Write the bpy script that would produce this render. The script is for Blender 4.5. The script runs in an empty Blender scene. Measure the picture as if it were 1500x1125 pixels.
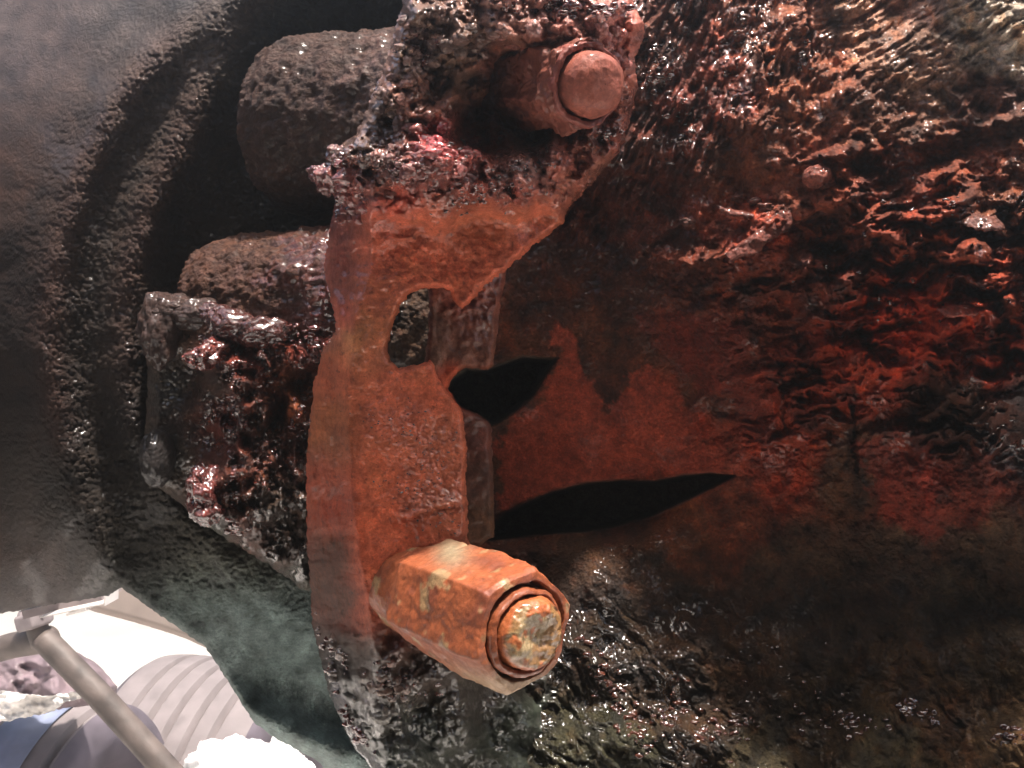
import bpy, math
import numpy as np
from mathutils import Matrix, Vector

# ------------------------------------------------------------------ camera, sky, sun, exposure
C = bpy.data.collections.new("scene"); bpy.context.scene.collection.children.link(C)
FOC, SENS, H0, PITCH = 35.0, 36.0, 1.00, math.radians(0)
cd = bpy.data.cameras.new("camera"); cam = bpy.data.objects.new("camera", cd); C.objects.link(cam)
cd.lens = FOC; cd.sensor_width = SENS; cd.clip_start = 0.005; cd.clip_end = 500
cam.location = (0, 0, H0); cam.rotation_euler = (math.radians(90) + PITCH, 0, 0)
bpy.context.scene.camera = cam

SUN_EL, SUN_AZ = math.radians(76.6), math.radians(138.6)      # azimuth clockwise from +Y
w = bpy.data.worlds.new("World"); bpy.context.scene.world = w; w.use_nodes = True
nt = w.node_tree; nt.nodes.clear()
sky = nt.nodes.new("ShaderNodeTexSky"); sky.sky_type = 'NISHITA'; sky.sun_disc = False
sky.sun_elevation = SUN_EL; sky.sun_rotation = SUN_AZ; sky.dust_density = 6.0; sky.air_density = 1.0; sky.ozone_density = 0.3
bg = nt.nodes.new("ShaderNodeBackground"); bg.inputs[1].default_value = 0.10
ow = nt.nodes.new("ShaderNodeOutputWorld")
nt.links.new(sky.outputs[0], bg.inputs[0]); nt.links.new(bg.outputs[0], ow.inputs[0])
sl = bpy.data.lights.new("sun", 'SUN'); sl.energy = 5.0; sl.angle = math.radians(3); sl.color = (1.0, 0.93, 0.86)
sun = bpy.data.objects.new("sun", sl); C.objects.link(sun)
sdir = Vector((math.sin(SUN_AZ)*math.cos(SUN_EL), math.cos(SUN_AZ)*math.cos(SUN_EL), math.sin(SUN_EL)))
sun.rotation_euler = sdir.to_track_quat('Z', 'Y').to_euler()
vs = bpy.context.scene.view_settings
vs.view_transform = 'Standard'; vs.look = 'None'; vs.gamma = 1; vs.exposure = 1.3

# ------------------------------------------------------------------ frames: camera frame (x right, y depth, z up) -> world
K = SENS/FOC/1500.0
cp, sp = math.cos(PITCH), math.sin(PITCH)
def P(x, y, d):                     # photograph position + distance -> camera frame
    x = np.asarray(x, float); y = np.asarray(y, float); d = np.asarray(d, float)
    return np.stack(np.broadcast_arrays((x-750)*K*d, d, -(y-562.5)*K*d), -1)
def W(p):                           # camera frame -> world
    p = np.asarray(p, float)
    return np.stack([p[..., 0], p[..., 1]*cp - p[..., 2]*sp, p[..., 1]*sp + p[..., 2]*cp + H0], -1)

# ------------------------------------------------------------------ noise
def _h(ix, iy, iz, seed):
    h = (ix.astype(np.uint32)*np.uint32(374761393)) ^ (iy.astype(np.uint32)*np.uint32(668265263)) ^ (iz.astype(np.uint32)*np.uint32(2147483647)) ^ np.uint32((seed*2654435761) & 0xffffffff)
    h = (h ^ (h >> np.uint32(13)))*np.uint32(1274126177)
    h = (h ^ (h >> np.uint32(15)))*np.uint32(2246822519)
    return h ^ (h >> np.uint32(16))
def n2(x, y, seed=0):
    x = np.asarray(x, np.float64); y = np.asarray(y, np.float64)
    x0 = np.floor(x); y0 = np.floor(y); fx = x-x0; fy = y-y0
    ix = x0.astype(np.int64); iy = y0.astype(np.int64); iz = np.zeros_like(ix)
    def g(dx, dy):
        a = _h(ix+dx, iy+dy, iz, seed).astype(np.float32)*(2*math.pi/4294967296.0)
        return np.cos(a)*(fx-dx) + np.sin(a)*(fy-dy)
    u = fx*fx*fx*(fx*(fx*6-15)+10); v = fy*fy*fy*(fy*(fy*6-15)+10)
    a = g(0, 0); b = g(1, 0); c = g(0, 1); d = g(1, 1)
    return 1.5*((a+(b-a)*u)*(1-v) + (c+(d-c)*u)*v)
def n3(p, seed=0):
    p = np.asarray(p, np.float64); f0 = np.floor(p); f = p-f0; i = f0.astype(np.int64)
    u = f*f*f*(f*(f*6-15)+10); r = 0
    for dx in (0, 1):
        for dy in (0, 1):
            for dz in (0, 1):
                h = _h(i[..., 0]+dx, i[..., 1]+dy, i[..., 2]+dz, seed)
                a = (h & np.uint32(0xffff)).astype(float)*(2*math.pi/65536); zz = (h >> np.uint32(16)).astype(float)/32768-1
                rr = np.sqrt(np.maximum(0, 1-zz*zz))
                g = rr*np.cos(a)*(f[..., 0]-dx)+rr*np.sin(a)*(f[..., 1]-dy)+zz*(f[..., 2]-dz)
                wt = (u[..., 0] if dx else 1-u[..., 0])*(u[..., 1] if dy else 1-u[..., 1])*(u[..., 2] if dz else 1-u[..., 2])
                r = r+g*wt
    return 1.5*r
def fbm(x, y, s, o=4, seed=0, g=0.5):       # s = feature size
    r = 0; a = 1; 
    for k in range(o):
        r = r + a*n2(x/s+17.3*k, y/s-9.1*k, seed+k); a *= g; s = s/2.03
    return r
def fbm3(p, s, o=4, seed=0, g=0.5):
    r = 0; a = 1
    for k in range(o):
        r = r + a*n3(p/s+k*11.7, seed+k); a *= g; s = s/2.03
    return r
def cells(x, y, s, seed=0):                 # rounded pebbles, 0..1
    x = x/s; y = y/s; ix = np.floor(x).astype(np.int64); iy = np.floor(y).astype(np.int64)
    best = np.full(x.shape, 9.0)
    for dx in (-1, 0, 1):
        for dy in (-1, 0, 1):
            h = _h(ix+dx, iy+dy, np.zeros_like(ix), seed)
            jx = (h & np.uint32(0xffff)).astype(float)/65536; jy = (h >> np.uint32(16)).astype(float)/65536
            d = (ix+dx+jx-x)**2+(iy+dy+jy-y)**2
            best = np.minimum(best, d)
    return np.clip(1-best*1.3, 0, 1)
def cells3(p, s, seed=0):
    p = p/s; i = np.floor(p).astype(np.int64); best = np.full(p.shape[:-1], 9.0)
    for dx in (-1, 0, 1):
        for dy in (-1, 0, 1):
            for dz in (-1, 0, 1):
                h = _h(i[..., 0]+dx, i[..., 1]+dy, i[..., 2]+dz, seed)
                a = (h & np.uint32(1023)).astype(float)/1024; b = ((h >> np.uint32(10)) & np.uint32(1023)).astype(float)/1024; c = ((h >> np.uint32(20)) & np.uint32(1023)).astype(float)/1024
                d = (i[..., 0]+dx+a-p[..., 0])**2+(i[..., 1]+dy+b-p[..., 1])**2+(i[..., 2]+dz+c-p[..., 2])**2
                best = np.minimum(best, d)
    return np.clip(1-best*1.1, 0, 1)
def ss(a, b, x):
    t = np.clip((x-a)/(b-a), 0, 1); return t*t*(3-2*t)
def rot(x, y, deg):
    a = math.radians(deg); return x*math.cos(a)+y*math.sin(a), -x*math.sin(a)+y*math.cos(a)
def blob(X, Y, cx, cy, rx, ry=None, deg=0):
    ry = ry or rx; u, v = rot(X-cx, Y-cy, deg); return np.exp(-((u/rx)**2+(v/ry)**2))
def sdf(X, Y, poly):                        # > 0 inside
    d2 = np.full(X.shape, 1e12); ins = np.zeros(X.shape, bool); n = len(poly)
    for i in range(n):
        ax, ay = poly[i]; bx, by = poly[(i+1) % n]
        ex, ey = bx-ax, by-ay; L = ex*ex+ey*ey+1e-9
        t = np.clip(((X-ax)*ex+(Y-ay)*ey)/L, 0, 1)
        d2 = np.minimum(d2, (X-ax-t*ex)**2+(Y-ay-t*ey)**2)
        c = ((ay > Y) != (by > Y)); xi = ax+(Y-ay)*ex/(ey if ey else 1e-9)
        ins ^= (c & (X < xi))
    d = np.sqrt(d2); return np.where(ins, d, -d)
def linedist(X, Y, pl):                     # distance to a polyline, and signed side (+ = right-hand/below for left-to-right lines)
    d2 = np.full(X.shape, 1e12); sd = np.zeros(X.shape)
    for (ax, ay), (bx, by) in zip(pl[:-1], pl[1:]):
        ex, ey = bx-ax, by-ay; L = ex*ex+ey*ey
        t = np.clip(((X-ax)*ex+(Y-ay)*ey)/L, 0, 1)
        q = (X-ax-t*ex)**2+(Y-ay-t*ey)**2; m = q < d2
        d2 = np.where(m, q, d2); sd = np.where(m, np.sign(ex*(Y-ay)-ey*(X-ax)), sd)
    return np.sqrt(d2), sd
def idw(X, Y, pts, p=3.0, soft=25.0):       # pts: x, y, values...
    pts = np.array(pts, float); nv = pts.shape[1]-2
    num = np.zeros(X.shape+(nv,)); den = np.zeros(X.shape)
    for q in pts:
        wgt = ((X-q[0])**2+(Y-q[1])**2+soft**2)**(-p/2.0*1.0); den += wgt; num += wgt[..., None]*q[2:]
    return num/den[..., None]
def lin(c):
    c = np.asarray(c, float)/255.0; return np.where(c <= 0.04045, c/12.92, ((c+0.055)/1.055)**2.4)
def colmap(X, Y, pts, gain=1.0, p=4.0, soft=20.0):   # pts: x, y, r, g, b, wet
    a = np.array(pts, float); a[:, 2:5] = lin(a[:, 2:5])*gain
    return idw(X, Y, a, p, soft)

# ------------------------------------------------------------------ objects
def tag(o, label=None, cat=None, group=None, kind=None):
    if label: o['label'] = label
    if cat: o['category'] = cat
    if group: o['group'] = group
    if kind: o['kind'] = kind
    return o
def root(name, at, label, cat, group=None):
    o = bpy.data.objects.new(name, None); C.objects.link(o); o.empty_display_size = 0.01
    v = W(at); o.location = [float(t) for t in v]; return tag(o, label, cat, group)
bpy.context.view_layer.update()
def mesh_obj(name, wv, faces, mat, parent=None, col=None, smooth=True, origin=None):
    """wv: world vertices (n,3); faces: (m,4) or (m,3) int array or python list"""
    wv = np.asarray(wv, float)
    if parent is not None: o0 = np.array(parent.location) if parent.parent is None else np.array(parent.parent.location)+np.array(parent.location)
    else: o0 = np.array(origin) if origin is not None else wv.mean(0)
    loc = wv-o0
    me = bpy.data.meshes.new(name)
    if isinstance(faces, np.ndarray):
        m, k = faces.shape
        me.vertices.add(len(loc)); me.vertices.foreach_set("co", loc.astype(np.float32).ravel())
        me.loops.add(m*k); me.loops.foreach_set("vertex_index", faces.astype(np.int32).ravel())
        me.polygons.add(m); me.polygons.foreach_set("loop_start", np.arange(0, m*k, k, dtype=np.int32))
        me.update(calc_edges=True)
    else:
        me.from_pydata([tuple(v) for v in loc], [], faces)
    me.polygons.foreach_set("use_smooth", np.full(len(me.polygons), smooth))
    me.validate()
    if col is not None:
        at = me.attributes.new("col", 'FLOAT_COLOR', 'POINT'); at.data.foreach_set("color", np.clip(col, 0, 1).astype(np.float32).ravel())
    me.materials.append(mat); me.update()
    o = bpy.data.objects.new(name, me); C.objects.link(o)
    if parent is not None: o.parent = parent
    else: o.location = [float(t) for t in o0]
    return o

def mat_attr(name, fine=2600.0, bump=0.5, dist=0.0004, dry=0.8, wet=0.2, spec=0.25, var=0.35, grit=7000.0, peb=0):
    m = bpy.data.materials.new(name); m.use_nodes = True; t = m.node_tree; L = t.links; N = t.nodes
    b = N["Principled BSDF"]; a = N.new("ShaderNodeAttribute"); a.attribute_name = "col"
    tc = N.new("ShaderNodeTexCoord")
    n = N.new("ShaderNodeTexNoise"); n.inputs['Scale'].default_value = fine; n.inputs['Detail'].default_value = 4; n.inputs['Roughness'].default_value = 0.65
    n_2 = N.new("ShaderNodeTexNoise"); n_2.inputs['Scale'].default_value = fine*0.22; n_2.inputs['Detail'].default_value = 5; n_2.inputs['Roughness'].default_value = 0.7
    g = N.new("ShaderNodeTexNoise"); g.inputs['Scale'].default_value = grit; g.inputs['Detail'].default_value = 2
    for q in (n, n_2, g): L.new(tc.outputs['Object'], q.inputs['Vector'])
    mr = N.new("ShaderNodeMapRange"); mr.inputs[1].default_value = 0.3; mr.inputs[2].default_value = 0.7; mr.inputs[3].default_value = 1-var; mr.inputs[4].default_value = 1+var
    L.new(n_2.outputs[0], mr.inputs[0])
    mr2 = N.new("ShaderNodeMapRange"); mr2.inputs[1].default_value = 0.3; mr2.inputs[2].default_value = 0.7; mr2.inputs[3].default_value = 1-var*0.8; mr2.inputs[4].default_value = 1+var*0.8
    L.new(n.outputs[0], mr2.inputs[0])
    mu = N.new("ShaderNodeMath"); mu.operation = 'MULTIPLY'; L.new(mr.outputs[0], mu.inputs[0]); L.new(mr2.outputs[0], mu.inputs[1])
    vm = N.new("ShaderNodeVectorMath"); vm.operation = 'SCALE'; L.new(a.outputs['Color'], vm.inputs[0]); L.new(mu.outputs[0], vm.inputs['Scale'])
    L.new(vm.outputs[0], b.inputs['Base Color'])
    wr = N.new("ShaderNodeMapRange"); wr.inputs[1].default_value = 0.35; wr.inputs[2].default_value = 0.6; wr.inputs[3].default_value = 0.35; wr.inputs[4].default_value = 1.2; L.new(n_2.outputs[0], wr.inputs[0])
    wm = N.new("ShaderNodeMath"); wm.operation = 'MULTIPLY'; wm.use_clamp = True; L.new(a.outputs['Alpha'], wm.inputs[0]); L.new(wr.outputs[0], wm.inputs[1])
    rr = N.new("ShaderNodeMapRange"); rr.inputs[3].default_value = dry; rr.inputs[4].default_value = wet; L.new(wm.outputs[0], rr.inputs[0])
    L.new(rr.outputs[0], b.inputs['Roughness'])
    b.inputs['Specular IOR Level'].default_value = spec
    L.new(wm.outputs[0], b.inputs['Coat Weight']); b.inputs['Coat Roughness'].default_value = 0.10; b.inputs['Coat IOR'].default_value = 1.85
    ad = N.new("ShaderNodeMath"); ad.operation = 'ADD'; L.new(n.outputs[0], ad.inputs[0])
    gm = N.new("ShaderNodeMath"); gm.operation = 'MULTIPLY'; gm.inputs[1].default_value = 0.35; L.new(g.outputs[0], gm.inputs[0]); L.new(gm.outputs[0], ad.inputs[1])
    bp = N.new("ShaderNodeBump"); bp.inputs['Strength'].default_value = bump; bp.inputs['Distance'].default_value = dist
    if peb:
        vo = N.new("ShaderNodeTexVoronoi"); vo.inputs['Scale'].default_value = peb; vo.feature = 'SMOOTH_F1'; vo.inputs['Smoothness'].default_value = .4
        ds = N.new("ShaderNodeVectorMath"); ds.operation = 'SCALE'; ds.inputs['Scale'].default_value = .0007; L.new(n.outputs[1], ds.inputs[0])
        da = N.new("ShaderNodeVectorMath"); da.operation = 'ADD'; L.new(ds.outputs[0], da.inputs[0]); L.new(tc.outputs['Object'], da.inputs[1]); L.new(da.outputs[0], vo.inputs['Vector'])
        sb = N.new("ShaderNodeMath"); sb.operation = 'SUBTRACT'; L.new(ad.outputs[0], sb.inputs[0]); L.new(vo.outputs['Distance'], sb.inputs[1]); ad = sb
    L.new(ad.outputs[0], bp.inputs['Height']); L.new(bp.outputs[0], b.inputs['Normal'])
    return m
M_rust = mat_attr("rusted_steel", bump=0.7, dist=0.0006, dry=0.78, wet=0.18)
M_crust = mat_attr("rust_crust", peb=1100, fine=1900, bump=0.8, dist=0.0009, dry=0.72, wet=0.14, var=0.45)
M_paint = mat_attr("pebbled_black_coating", peb=900, fine=1900, bump=0.7, dist=0.0010, dry=0.72, wet=0.2, spec=0.2, var=0.3)
M_bolt = mat_attr("bolt_steel", fine=3000, bump=0.35, dist=0.0003, dry=0.7, wet=0.2, var=0.28)

def relief(name, poly, step, depth, colour, thick, mat, parent, ragged=0.0, rs=14.0, seed=0, rings=4, holes=()):
    """A solid piece: its outline, its own modelled front and real thickness behind it."""
    poly = np.array(poly, float); pad = 3*step
    xs = np.arange(poly[:, 0].min()-pad, poly[:, 0].max()+pad+step, step); ys = np.arange(poly[:, 1].min()-pad, poly[:, 1].max()+pad+step, step)
    X, Y = np.meshgrid(xs, ys); 
    def sd(X, Y):
        s = sdf(X, Y, poly)
        for h in holes: s = np.minimum(s, -sdf(X, Y, h))
        if ragged: s = s+ragged*fbm(X, Y, rs, 3, seed+50)
        return s
    S = sd(X, Y); near = np.abs(S) < step*1.6
    out = (S < 0) & near
    for _ in range(2):
        gy, gx = np.gradient(S if _ == 0 else S0, step); 
        if _ == 0: S0 = S
        g2 = gx*gx+gy*gy+0.05
        if _ == 0: X = np.where(out, X-S*gx/g2, X); Y = np.where(out, Y-S*gy/g2, Y)
    ok = S > -step*1.5
    q = ok[:-1, :-1] & ok[1:, :-1] & ok[:-1, 1:] & ok[1:, 1:] & ((S[:-1, :-1] > 0) | (S[1:, :-1] > 0) | (S[:-1, 1:] > 0) | (S[1:, 1:] > 0))
    ny, nx = X.shape; idx = np.arange(nx*ny).reshape(ny, nx)
    f = np.stack([idx[:-1, :-1][q], idx[1:, :-1][q], idx[1:, 1:][q], idx[:-1, 1:][q]], -1)     # counter-clockwise seen from the camera
    used, inv = np.unique(f, return_inverse=True); f = inv.reshape(f.shape)
    x = X.ravel()[used]; y = Y.ravel()[used]; s = np.maximum(S.ravel()[used], 0)
    d = depth(x, y, s); c = colour(x, y, s)
    # boundary edges -> side walls
    e = np.concatenate([f[:, [0, 1]], f[:, [1, 2]], f[:, [2, 3]], f[:, [3, 0]]]); n = len(x)
    key = e[:, 0].astype(np.int64)*n+e[:, 1]; rkey = e[:, 1].astype(np.int64)*n+e[:, 0]
    be = e[~np.isin(key, rkey)]
    bv, binv = np.unique(be, return_inverse=True); binv = binv.reshape(be.shape); nb = len(bv)
    pv = [P(x, y, d)]; cv = [c]; ff = [f]; prev = bv
    for k in range(1, rings+1):
        dk = d[bv]+thick*k/rings; wob = (1.2 if rings < 6 else 3.0)*fbm(x[bv]+k*4.0, y[bv]+k*5.5, 14, 3, seed+9)*(k < rings)
        pv.append(P(x[bv]+wob, y[bv]+wob, dk)); cv.append(c[bv]); cur = n+(k-1)*nb+np.arange(nb)
        ff.append(np.stack([prev[binv[:, 1]], prev[binv[:, 0]], cur[binv[:, 0]], cur[binv[:, 1]]], -1)); prev = cur
    return mesh_obj(name, W(np.concatenate(pv)), np.concatenate(ff), mat, parent, np.concatenate(cv))

def frame_of(a, b):
    t = (b-a)/np.linalg.norm(b-a); up = np.array([0, 0, 1.0]); u = np.cross(t, up); u /= np.linalg.norm(u); v = np.cross(u, t); return t, u, v
def loft(name, pts, radfn, mat, parent, seg=96, per=None, colfn=None, dispfn=None, cap0=True, cap1=True, phase=0.0):
    """Rings along a path (camera frame); radfn(t, ang) -> radius. dispfn(points, normals, t) -> outward shift."""
    pts = [np.array(p, float) for p in pts]; L = np.cumsum([0]+[np.linalg.norm(b-a) for a, b in zip(pts[:-1], pts[1:])]); T = L/L[-1]
    per = per if per is not None else np.linspace(0, 1, 60)
    per = np.asarray(per, float); tv = np.array(per); ctr = np.stack([np.interp(tv, T, [p[k] for p in pts]) for k in range(3)], -1)
    ang = np.linspace(0, 2*math.pi, seg, endpoint=False)+phase
    rows = []; nor = []
    for i, t in enumerate(tv):
        a = ctr[max(i-1, 0)]; b = ctr[min(i+1, len(tv)-1)]
        if np.linalg.norm(b-a) < 1e-9: a, b = pts[0], pts[-1]
        _, u, v = frame_of(a, b); r = radfn(t, ang)
        dirs = np.cos(ang)[:, None]*u+np.sin(ang)[:, None]*v
        rows.append(ctr[i]+dirs*np.asarray(r)[:, None]); nor.append(dirs)
    V = np.array(rows); Nn = np.array(nor); tt = np.repeat(tv, seg).reshape(len(tv), seg)
    if dispfn is not None: V = V+Nn*dispfn(V, Nn, tt)[..., None]
    nr = len(tv); idx = np.arange(nr*seg).reshape(nr, seg)
    f = np.stack([idx[:-1], np.roll(idx[:-1], -1, 1), np.roll(idx[1:], -1, 1), idx[1:]], -1).reshape(-1, 4)
    V = V.reshape(-1, 3); fl = [tuple(q) for q in f.tolist()]
    if cap0: fl.append(tuple(idx[0][::-1].tolist()))
    if cap1: fl.append(tuple(idx[-1].tolist()))
    c = colfn(V, tt.ravel(), np.tile(ang, nr)) if colfn is not None else None
    return mesh_obj(name, W(V), fl, mat, parent, c)
def cap_t(r_list):   # helper for closing ends with shrinking rings: list of (t, factor)
    ts = [a for a, b in r_list]; fs = [b for a, b in r_list]; return ts, fs
def lumps(name, items, mat, parent, colour, rough=0.25, seed=0, res=22, kind=None, cellk=0.0):
    """items: (x, y, d, rx, ry, rz) in photo position and metres -> knobbly closed lumps joined into one part."""
    vs_, fs_, cs_, n0 = [], [], [], 0
    for k, (x, y, d, rx, ry, rz) in enumerate(items):
        th = np.linspace(0, math.pi, res); ph = np.linspace(0, 2*math.pi, 2*res, endpoint=False)
        TH, PH = np.meshgrid(th, ph, indexing='ij')
        D = np.stack([np.sin(TH)*np.cos(PH), np.sin(TH)*np.sin(PH), np.cos(TH)], -1)
        r = 1+rough*fbm3(D*1.0+k*7.7+seed, 0.9, 4, seed)+cellk*cells3(D+k*3.1, 0.45, seed)
        V = P(x, y, d)+D*r[..., None]*np.array([rx, ry, rz])
        idx = np.arange(V.shape[0]*V.shape[1]).reshape(V.shape[:2])
        f = np.stack([idx[:-1], idx[1:], np.roll(idx[1:], -1, 1), np.roll(idx[:-1], -1, 1)], -1).reshape(-1, 4)
        V = V.reshape(-1, 3); vs_.append(V); fs_.append(f+n0); n0 += len(V)
        cc = np.zeros((len(V), 4)); cc[:] = colour if not callable(colour) else colour(x, y)
        nz = fbm3(V, 0.002, 3, seed+3); cc[:, :3] *= (1+0.5*nz)[:, None]; cs_.append(cc)
    o = mesh_obj(name, W(np.concatenate(vs_)), np.concatenate(fs_), mat, parent, np.concatenate(cs_))
    if kind: o['kind'] = kind
    return o
def rgb(r, g, b, wet=0.0, gain=1.0): return np.append(lin((r, g, b))*gain, wet)

GA = 1.0     # albedo gain over the tones read from the photograph
# ================================================================== THE RIGHT-HAND CASING
hole_big = [(722,768),(735,752),(770,735),(810,718),(860,706),(910,702),(960,704),(1000,695),(1040,692),(1078,697),(1050,712),(1010,732),(960,755),(900,772),(850,780),(780,784),(722,792),(700,790),(700,770)]
hole_small = [(650,575),(662,552),(684,538),(713,540),(740,530),(765,521),(790,523),(817,524),(802,545),(782,580),(757,602),(735,617),(718,624),(690,612),(668,600)]
casing = root("rusted_casing", P(1100, 600, 0.25), "large dark rust-scaled casing filling the right half, with two leaf-shaped slots", "casing")
cz_depth = [(480,100,.262),(500,300,.262),(500,600,.262),(600,480,.246),(620,700,.262),(560,1000,.25),(600,1180,.245),
 (800,450,.250),(760,560,.256),(850,600,.256),(950,600,.250),(800,680,.262),(900,720,.260),(1100,700,.246),(730,700,.266),(740,830,.262),
 (850,330,.252),(950,200,.236),(940,80,.236),(1000,30,.236),(960,300,.242),(870,-60,.245),(700,-60,.27),
 (1500,60,.206),(1600,10,.200),(1400,95,.211),(1300,140,.216),(1150,220,.225),(1050,290,.233),
 (1300,-20,.226),(1100,-20,.236),(1200,50,.226),(1450,-30,.208),(1600,-100,.21),
 (1400,180,.213),(1250,260,.219),(1150,340,.226),(1500,230,.205),(1400,300,.206),(1450,400,.204),(1250,450,.224),
 (1600,400,.195),(1450,550,.210),(1100,500,.236),(1350,650,.232),(1500,700,.228),(1600,800,.225),(1200,800,.243),(1400,850,.236),(1000,850,.249),
 (900,900,.245),(1000,1000,.238),(1200,1000,.234),(1450,1000,.226),(1000,1120,.228),(1300,1120,.221),(1500,1120,.212),(1600,1200,.20),
 (850,1000,.24),(880,1120,.228),(1100,1220,.215),(800,1220,.222)]
lips = [([(1010,386),(1060,376),(1100,356),(1130,331),(1160,321),(1200,308),(1224,300)], 0.0045, 26, 3.5),
        ([(945,366),(960,346),(1000,331),(1022,326)], 0.0016, 14, 3),
        ([(1205,232),(1250,226),(1290,216),(1350,206),(1420,186),(1520,168)], 0.0040, 40, 4),
        ([(1230,300),(1260,330),(1300,345),(1350,370),(1400,380),(1440,372),(1520,360)], 0.0040, 22, 4),
        ([(1180,395),(1240,410),(1290,440),(1340,450),(1400,455),(1460,440),(1520,445)], 0.0045, 26, 5),
        ([(1240,285),(1300,300),(1340,290),(1420,300),(1520,280)], 0.0016, 18, 3),
        ([(1330,320),(1400,310),(1440,330),(1520,305)], 0.0035, 16, 3),
        ([(1290,500),(1350,520),(1400,500),(1460,520),(1520,500)], 0.003, 24, 4)]
def c_depth(x, y, s):
    d = idw(x, y, cz_depth, 4.0, 30.0)[..., 0]
    pm = 0.45+1.1*ss(-.35, .45, fbm(x, y, 150, 3, 9)); pk = 0.5+0.9*ss(-.3, .4, fbm(x, y, 70, 3, 10))
    wx = x+14*fbm(x, y, 60, 3, 5); wy = y+14*fbm(x, y, 60, 3, 6)
    # weights
    bd_, bs_ = linedist(x, y, [(960,330),(1150,235),(1350,130),(1600,20)]); bandm = np.exp(-((bd_-12*(bs_ > 0))/np.where(bs_ > 0, 46, 60))**2)
    near = blob(x, y, 1110, 330, 130, 60, -20)
    a_top = np.maximum(ss(1250, 950, x)*ss(420, 250, y), ss(30, -50, bd_*bs_)*.8*ss(420, 250, y))*(1-.6*bandm*ss(1250, 1150, x))
    a_right = ss(980, 1180, x)*ss(170, 260, y)*ss(760, 560, y)*(1-.8*bandm)*(1-.7*near)
    a_band = ss(950, 1100, x)*ss(260, 180, y-0.0*x)
    a_mid = np.clip(blob(x, y, 880, 620, 230, 140)*1.2, 0, 1)
    a_low = ss(780, 900, y)
    wx2 = x+5*fbm(x, y, 60, 3, 5); wy2 = y+5*fbm(x, y, 60, 3, 6); fan = ss(1080, 1330, x-.3*y)
    ua, va = rot(wx2, wy2, 112); ub_, vb = rot(wx2, wy2, 148)
    st = (1-fan)*fbm(ua/5.0, va, 9, 4, 11)+fan*fbm(ub_/7.0, vb, 9, 4, 14); u, v = ua, va
    d -= a_top*(.4+.6*pk)*(0.0022*st+(1-fan)*0.0011*cells(u/2.6, v, 8, 12)+0.002*fbm(x, y, 40, 3, 13))
    u, v = rot(wx, wy, -14); f1 = fbm(u/2.2, v, 34, 5, 21, 0.55)
    tr = f1*4; tr = np.floor(tr)+ss(0.35, 0.65, tr-np.floor(tr)); 
    d -= a_right*pm*(0.0017*f1+0.0014*tr+0.0005*pk*cells(u/1.6, v, 12, 22))
    rg = 1-np.abs(fbm(u/2.0, v, 60, 4, 24)); d -= ss(1150, 1400, x)*ss(230, 330, y)*ss(650, 480, y)*0.0042*(rg**3)*pm
    u, v = rot(wx, wy, -28); d -= a_band*(0.0008*fbm(u/5, v, 9, 4, 31)+0.0006*fbm(x, y, 30, 3, 32))
    u, v = rot(wx, wy, 50); lo = fbm(u/2.0, v, 26, 4, 41)
    d -= a_low*((0.0009+0.0010*ss(860,1000,y)*ss(1150,900,x))*lo+0.0010*np.maximum(0, fbm(u/1.5, v, 10, 3, 42))*ss(850, 1000, y)+0.0010*pk*cells(u/1.8, v, 14, 43)*ss(860, 980, y))
    base = (1-a_mid)*(1-0.6*np.maximum(a_low, np.maximum(a_top, a_right)))
    d -= base*0.0012*fbm(x, y, 28, 5, 51)+0.0003*fbm(x, y, 6, 2, 52)*(1-.8*a_low)
    d -= 0.0006*fbm(x, y, 90, 3, 53)*a_mid
    for pl, h, w1, w2 in lips:
        jl = [(px_, py_) for px_, py_ in pl]
        dd, sg = linedist(x+4*fbm(x, y, 18, 3, 61), y+7*fbm(x, y, 22, 3, 62), jl)
        d -= 1.5*h*np.where(sg > 0, np.exp(-(dd/w2)**2), np.exp(-dd/w1))*(0.75+0.5*fbm(x, y, 25, 2, 63))
    # vertical crack scars
    for cx, cy, ln in ((1180,60,30),(1115,95,22),(1140,580,45),(1245,640,50)):
        dd, sg = linedist(x+5*fbm(x, y, 20, 3, 64), y, [(cx,cy-ln),(cx+8,cy+ln)]); d -= 0.002*np.exp(-(dd/4)**2)*np.sign(sg+0.1)
    sb = sdf(x, y, hole_big); up = ss(-2, 9, sb); d += 0.026*up
    d += 0.006*ss(-26, 0, sb)*ss(735, 775, y)
    s2 = sdf(x, y, hole_small); d += 0.026*ss(-2, 10, s2)
    return d
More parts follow.
